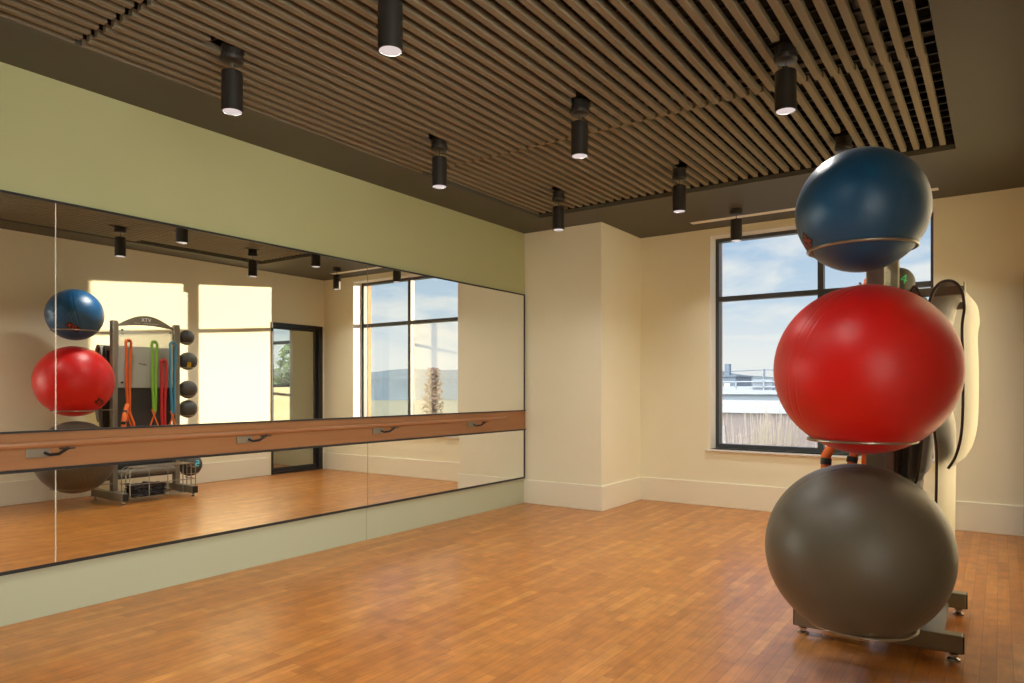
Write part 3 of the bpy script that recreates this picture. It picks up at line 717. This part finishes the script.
# near brown brick building
bd = thing('brick_building', 'brown brick building with a pale parapet just outside the window', 'building', (-4, 30, GZ))
m_, nt = newmat('far_brick'); N = nt.nodes
out = N.new('ShaderNodeOutputMaterial'); bs = N.new('ShaderNodeBsdfPrincipled'); bt = N.new('ShaderNodeTexBrick'); tcn = N.new('ShaderNodeTexCoord'); mpn = N.new('ShaderNodeMapping'); mpn.inputs['Rotation'].default_value = (PI/2,0,0)
bt.inputs['Color1'].default_value = (.07,.055,.065,1); bt.inputs['Color2'].default_value = (.085,.066,.076,1); bt.inputs['Mortar'].default_value = (.10,.09,.10,1); bt.inputs['Scale'].default_value = 3
nt.links.new(tcn.outputs['Object'], mpn.inputs[0]); nt.links.new(mpn.outputs[0], bt.inputs[0]); nt.links.new(bt.outputs[0], bs.inputs[0]); nt.links.new(bs.outputs[0], out.inputs[0])
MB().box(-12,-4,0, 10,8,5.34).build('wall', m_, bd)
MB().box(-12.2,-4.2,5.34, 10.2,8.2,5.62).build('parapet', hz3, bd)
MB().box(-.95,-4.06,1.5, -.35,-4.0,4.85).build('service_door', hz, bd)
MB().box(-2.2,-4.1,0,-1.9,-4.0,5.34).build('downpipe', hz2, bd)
# second roofscape with rails
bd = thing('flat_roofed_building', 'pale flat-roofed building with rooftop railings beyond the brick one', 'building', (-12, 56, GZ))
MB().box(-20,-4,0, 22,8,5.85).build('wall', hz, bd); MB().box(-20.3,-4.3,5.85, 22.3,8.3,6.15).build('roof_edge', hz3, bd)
b = MB()
for z in (6.36, 6.75): b.box(-20,-4.1,z,22,-4.0,z+.08)
for k in range(22): b.box(-20+2*k,-4.1,6.15,-19.92+2*k,-4.0,6.8)
b.build('railing', hz3, bd)
MB().box(1.2,-3.9,6.15,2.6,-2.5,6.95).build('vent_box', hz, bd); MB().tube([(2.9,-3,6.15),(2.9,-3,7.8)], .14, 10).build('flue', hz3, bd)
bd = thing('warehouse', 'low pale warehouse with a long white roof in the distance', 'building', (-25, 92, GZ))
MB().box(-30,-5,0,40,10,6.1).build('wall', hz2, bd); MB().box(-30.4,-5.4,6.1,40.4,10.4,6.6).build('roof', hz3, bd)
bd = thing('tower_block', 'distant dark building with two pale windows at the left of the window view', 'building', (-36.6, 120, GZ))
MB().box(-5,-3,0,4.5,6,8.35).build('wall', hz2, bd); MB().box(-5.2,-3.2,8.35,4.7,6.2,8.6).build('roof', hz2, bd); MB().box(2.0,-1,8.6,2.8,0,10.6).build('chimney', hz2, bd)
for x in (-4.2, -1.6, 1.0, 3.0): MB().box(x-.45,-3.05,5.9,x+.55,-3.0,7.3).build('window', lit, bd)
# pole with wires
tg = thing('utility_pole', 'thin utility pole with wires beyond the roofs', 'utility pole', (-17.5, 80, GZ))
MB().tube([(0,0,0),(0,0,8.5)], .12, 8).build('pole', hz2, tg); MB().tube([(-25,2,8.6),(-12,1,8.1),(0,0,8.4),(12,0,8.1),(30,-1,8.6)], .04, 6).build('wire', hz2, tg)
# dry reeds in front of the brick wall
random.seed(5); b = MB()
for k in range(2200):
    x = random.uniform(-2.2, 4.6); y = random.uniform(12.5, 15.5); h_ = random.uniform(4.6, 6.0)*(.75+.25*math.sin(x*1.7+1)**2); lean = random.uniform(-.5,.5)
    b.tube([(x,y,GZ),(x+lean*.5,y,GZ+h_*.6),(x+lean,y+.02,GZ+h_)], .012, 3, rr=[.013,.010,.005])
tag(b.build('dry_reeds', principled('straw', (.20,.18,.155), .9, noise=.3, nscale=2)), 'pale dry reeds and twigs in front of the brick wall outside', 'reeds', kind='stuff')
# trees seen in the mirror through the window and the door glass
leaf = principled('green_leaf', (.05,.085,.025), .7, noise=.5, nscale=3); bark = principled('bark', (.06,.045,.04), .9); dryleaf = principled('rust_twigs', (.09,.055,.045), .9, noise=.4, nscale=3)
def tree(x, y, h_, rad, mat, lab, n=1400, seed=1, leafs=.16):
    t = thing('tree', lab, 'tree', (x, y, GZ), 0, 'trees outside the windows'); rnd = random.Random(seed)
    b = MB(); b.tube([(0,0,0),(.1,0,h_*.4),(0,.1,h_*.95)], .2, 8, rr=[.22,.15,.03])
    for k in range(26):
        z = h_*rnd.uniform(.25,.85); g = rnd.uniform(0,2*PI); l = rad*rnd.uniform(.5,.95)*(1-.6*(z/h_)); b.tube([(0,0,z),(l*.5*math.cos(g),l*.5*math.sin(g),z+l*.25),(l*math.cos(g),l*math.sin(g),z+l*.6)], .05, 5, rr=[.06,.035,.01])
    b.build('trunk', bark, t)
    b = MB()
    for k in range(n):
        z = h_*rnd.uniform(.2,1.0); rr_ = rad*(1.05-.85*(z/h_))*math.sqrt(rnd.random()); g = rnd.uniform(0,2*PI)
        c = Vector((rr_*math.cos(g), rr_*math.sin(g), z)); a = Vector([rnd.gauss(0,1) for _ in range(3)]).normalized(); e_ = a.orthogonal().normalized(); s_ = leafs*rnd.uniform(.6,1.4)
        b.quad(c-a*s_, c-e_*s_*.5, c+a*s_, c+e_*s_*.5)
    b.build('foliage', mat, t); return t
tree(15.5, 15.5, 7.8, 2.6, leaf, 'green tree seen in the mirror through the glazed door', 2600, 2)
tree(20.0, 17.0, 7.2, 2.6, leaf, 'second green tree further back, seen in the mirror through the glazed door', 2200, 3)
tree(11.5, 12.6, 6.2, 2.4, leaf, 'low bushy tree seen in the mirror in the lower half of the glazed door', 2600, 8)
tree(13.5, 20.0, 7.0, 1.1, dryleaf, 'rust-brown bare tree seen in the mirror through the main window', 1500, 4, .1)

# ---------------------------------------------------------------- sky and sun
REAR_SKY_FILL = 8.6
W = bpy.data.worlds.new('sky'); SC.world = W; W.use_nodes = True; nt = W.node_tree; nt.nodes.clear(); N = nt.nodes; L = nt.links
out = N.new('ShaderNodeOutputWorld'); bg = N.new('ShaderNodeBackground'); L.new(bg.outputs[0], out.inputs[0])
tc = N.new('ShaderNodeTexCoord'); sp = N.new('ShaderNodeSeparateXYZ'); L.new(tc.outputs['Generated'], sp.inputs[0])
ramp = N.new('ShaderNodeValToRGB'); els = ramp.color_ramp.elements
els[0].position = 0; els[0].color = (.80,.84,.86,1); els[1].position = 1; els[1].color = (.10,.22,.48,1)
for p_, c in ((.04,(.86,.88,.87)), (.12,(.56,.69,.82)), (.28,(.30,.48,.73)), (.5,(.18,.34,.62))): e_ = els.new(p_); e_.color = (*c, 1)
L.new(sp.outputs[2], ramp.inputs[0])
# clouds: noise on a plane above
dz = math_node(nt, 'ADD', math_node(nt, 'ABSOLUTE', sp.outputs[2]), .16)
cv = N.new('ShaderNodeCombineXYZ'); L.new(math_node(nt, 'DIVIDE', sp.outputs[0], dz), cv.inputs[0]); L.new(math_node(nt, 'DIVIDE', sp.outputs[1], dz), cv.inputs[1])
cn = N.new('ShaderNodeTexNoise'); cn.inputs['Scale'].default_value = 2.1; cn.inputs['Detail'].default_value = 7; cn.inputs['Roughness'].default_value = .55; cn.inputs['Distortion'].default_value = .3; L.new(cv.outputs[0], cn.inputs['Vector'])
cr = N.new('ShaderNodeValToRGB'); cr.color_ramp.elements[0].position = .45; cr.color_ramp.elements[1].position = .64; L.new(cn.outputs[0], cr.inputs[0])
mx = N.new('ShaderNodeMix'); mx.data_type = 'RGBA'; L.new(math_node(nt, 'MULTIPLY', cr.outputs[0], .85), mx.inputs[0]); L.new(ramp.outputs[0], mx.inputs[6]); mx.inputs[7].default_value = (.86,.87,.86,1)
# the sky behind the camera is brightened and warmed as added fill light
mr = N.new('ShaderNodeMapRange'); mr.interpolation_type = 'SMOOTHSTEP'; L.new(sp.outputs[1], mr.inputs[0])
mr.inputs[1].default_value = .25; mr.inputs[2].default_value = -.35; mr.inputs[3].default_value = .82; mr.inputs[4].default_value = REAR_SKY_FILL
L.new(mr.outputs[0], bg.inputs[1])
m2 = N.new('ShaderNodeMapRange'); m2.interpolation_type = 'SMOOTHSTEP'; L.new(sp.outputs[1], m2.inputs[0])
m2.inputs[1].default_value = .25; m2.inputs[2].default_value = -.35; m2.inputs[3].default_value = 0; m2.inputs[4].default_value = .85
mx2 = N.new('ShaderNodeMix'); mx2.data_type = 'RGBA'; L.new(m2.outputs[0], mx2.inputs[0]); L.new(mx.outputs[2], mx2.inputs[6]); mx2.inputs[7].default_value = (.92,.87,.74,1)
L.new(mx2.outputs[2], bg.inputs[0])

sun = bpy.data.lights.new('sun', 'SUN'); sun.energy = 8.2; sun.angle = math.radians(.5); sun.color = (1.0,.79,.54)
so = bpy.data.objects.new('sun', sun); COL.objects.link(so)
ddir = Vector((1, -1.45, -.127)); so.rotation_euler = ddir.to_track_quat('-Z', 'Y').to_euler(); so.location = (-20, 40, 8)

# ------------------------------------------------------------------- camera
cam = bpy.data.cameras.new('camera'); co = bpy.data.objects.new('camera', cam); COL.objects.link(co); SC.camera = co
cam.sensor_width = 36; cam.lens = 700/1024*36; cam.clip_start = .05; cam.clip_end = 3000
cam.shift_y = (389.8-341.5)/1024
co.location = (4.073, 0, 1.1825); co.rotation_euler = (PI/2, 0, math.radians(34.9))
SC.view_settings.view_transform = 'Standard'; SC.view_settings.look = 'None'; SC.view_settings.gamma = 1; SC.view_settings.exposure = .34
try: SC.view_settings.use_curve_mapping = False
except Exception: pass
SC.cycles.max_bounces = 10; SC.cycles.diffuse_bounces = 6; SC.cycles.glossy_bounces = 6; SC.cycles.transparent_max_bounces = 12
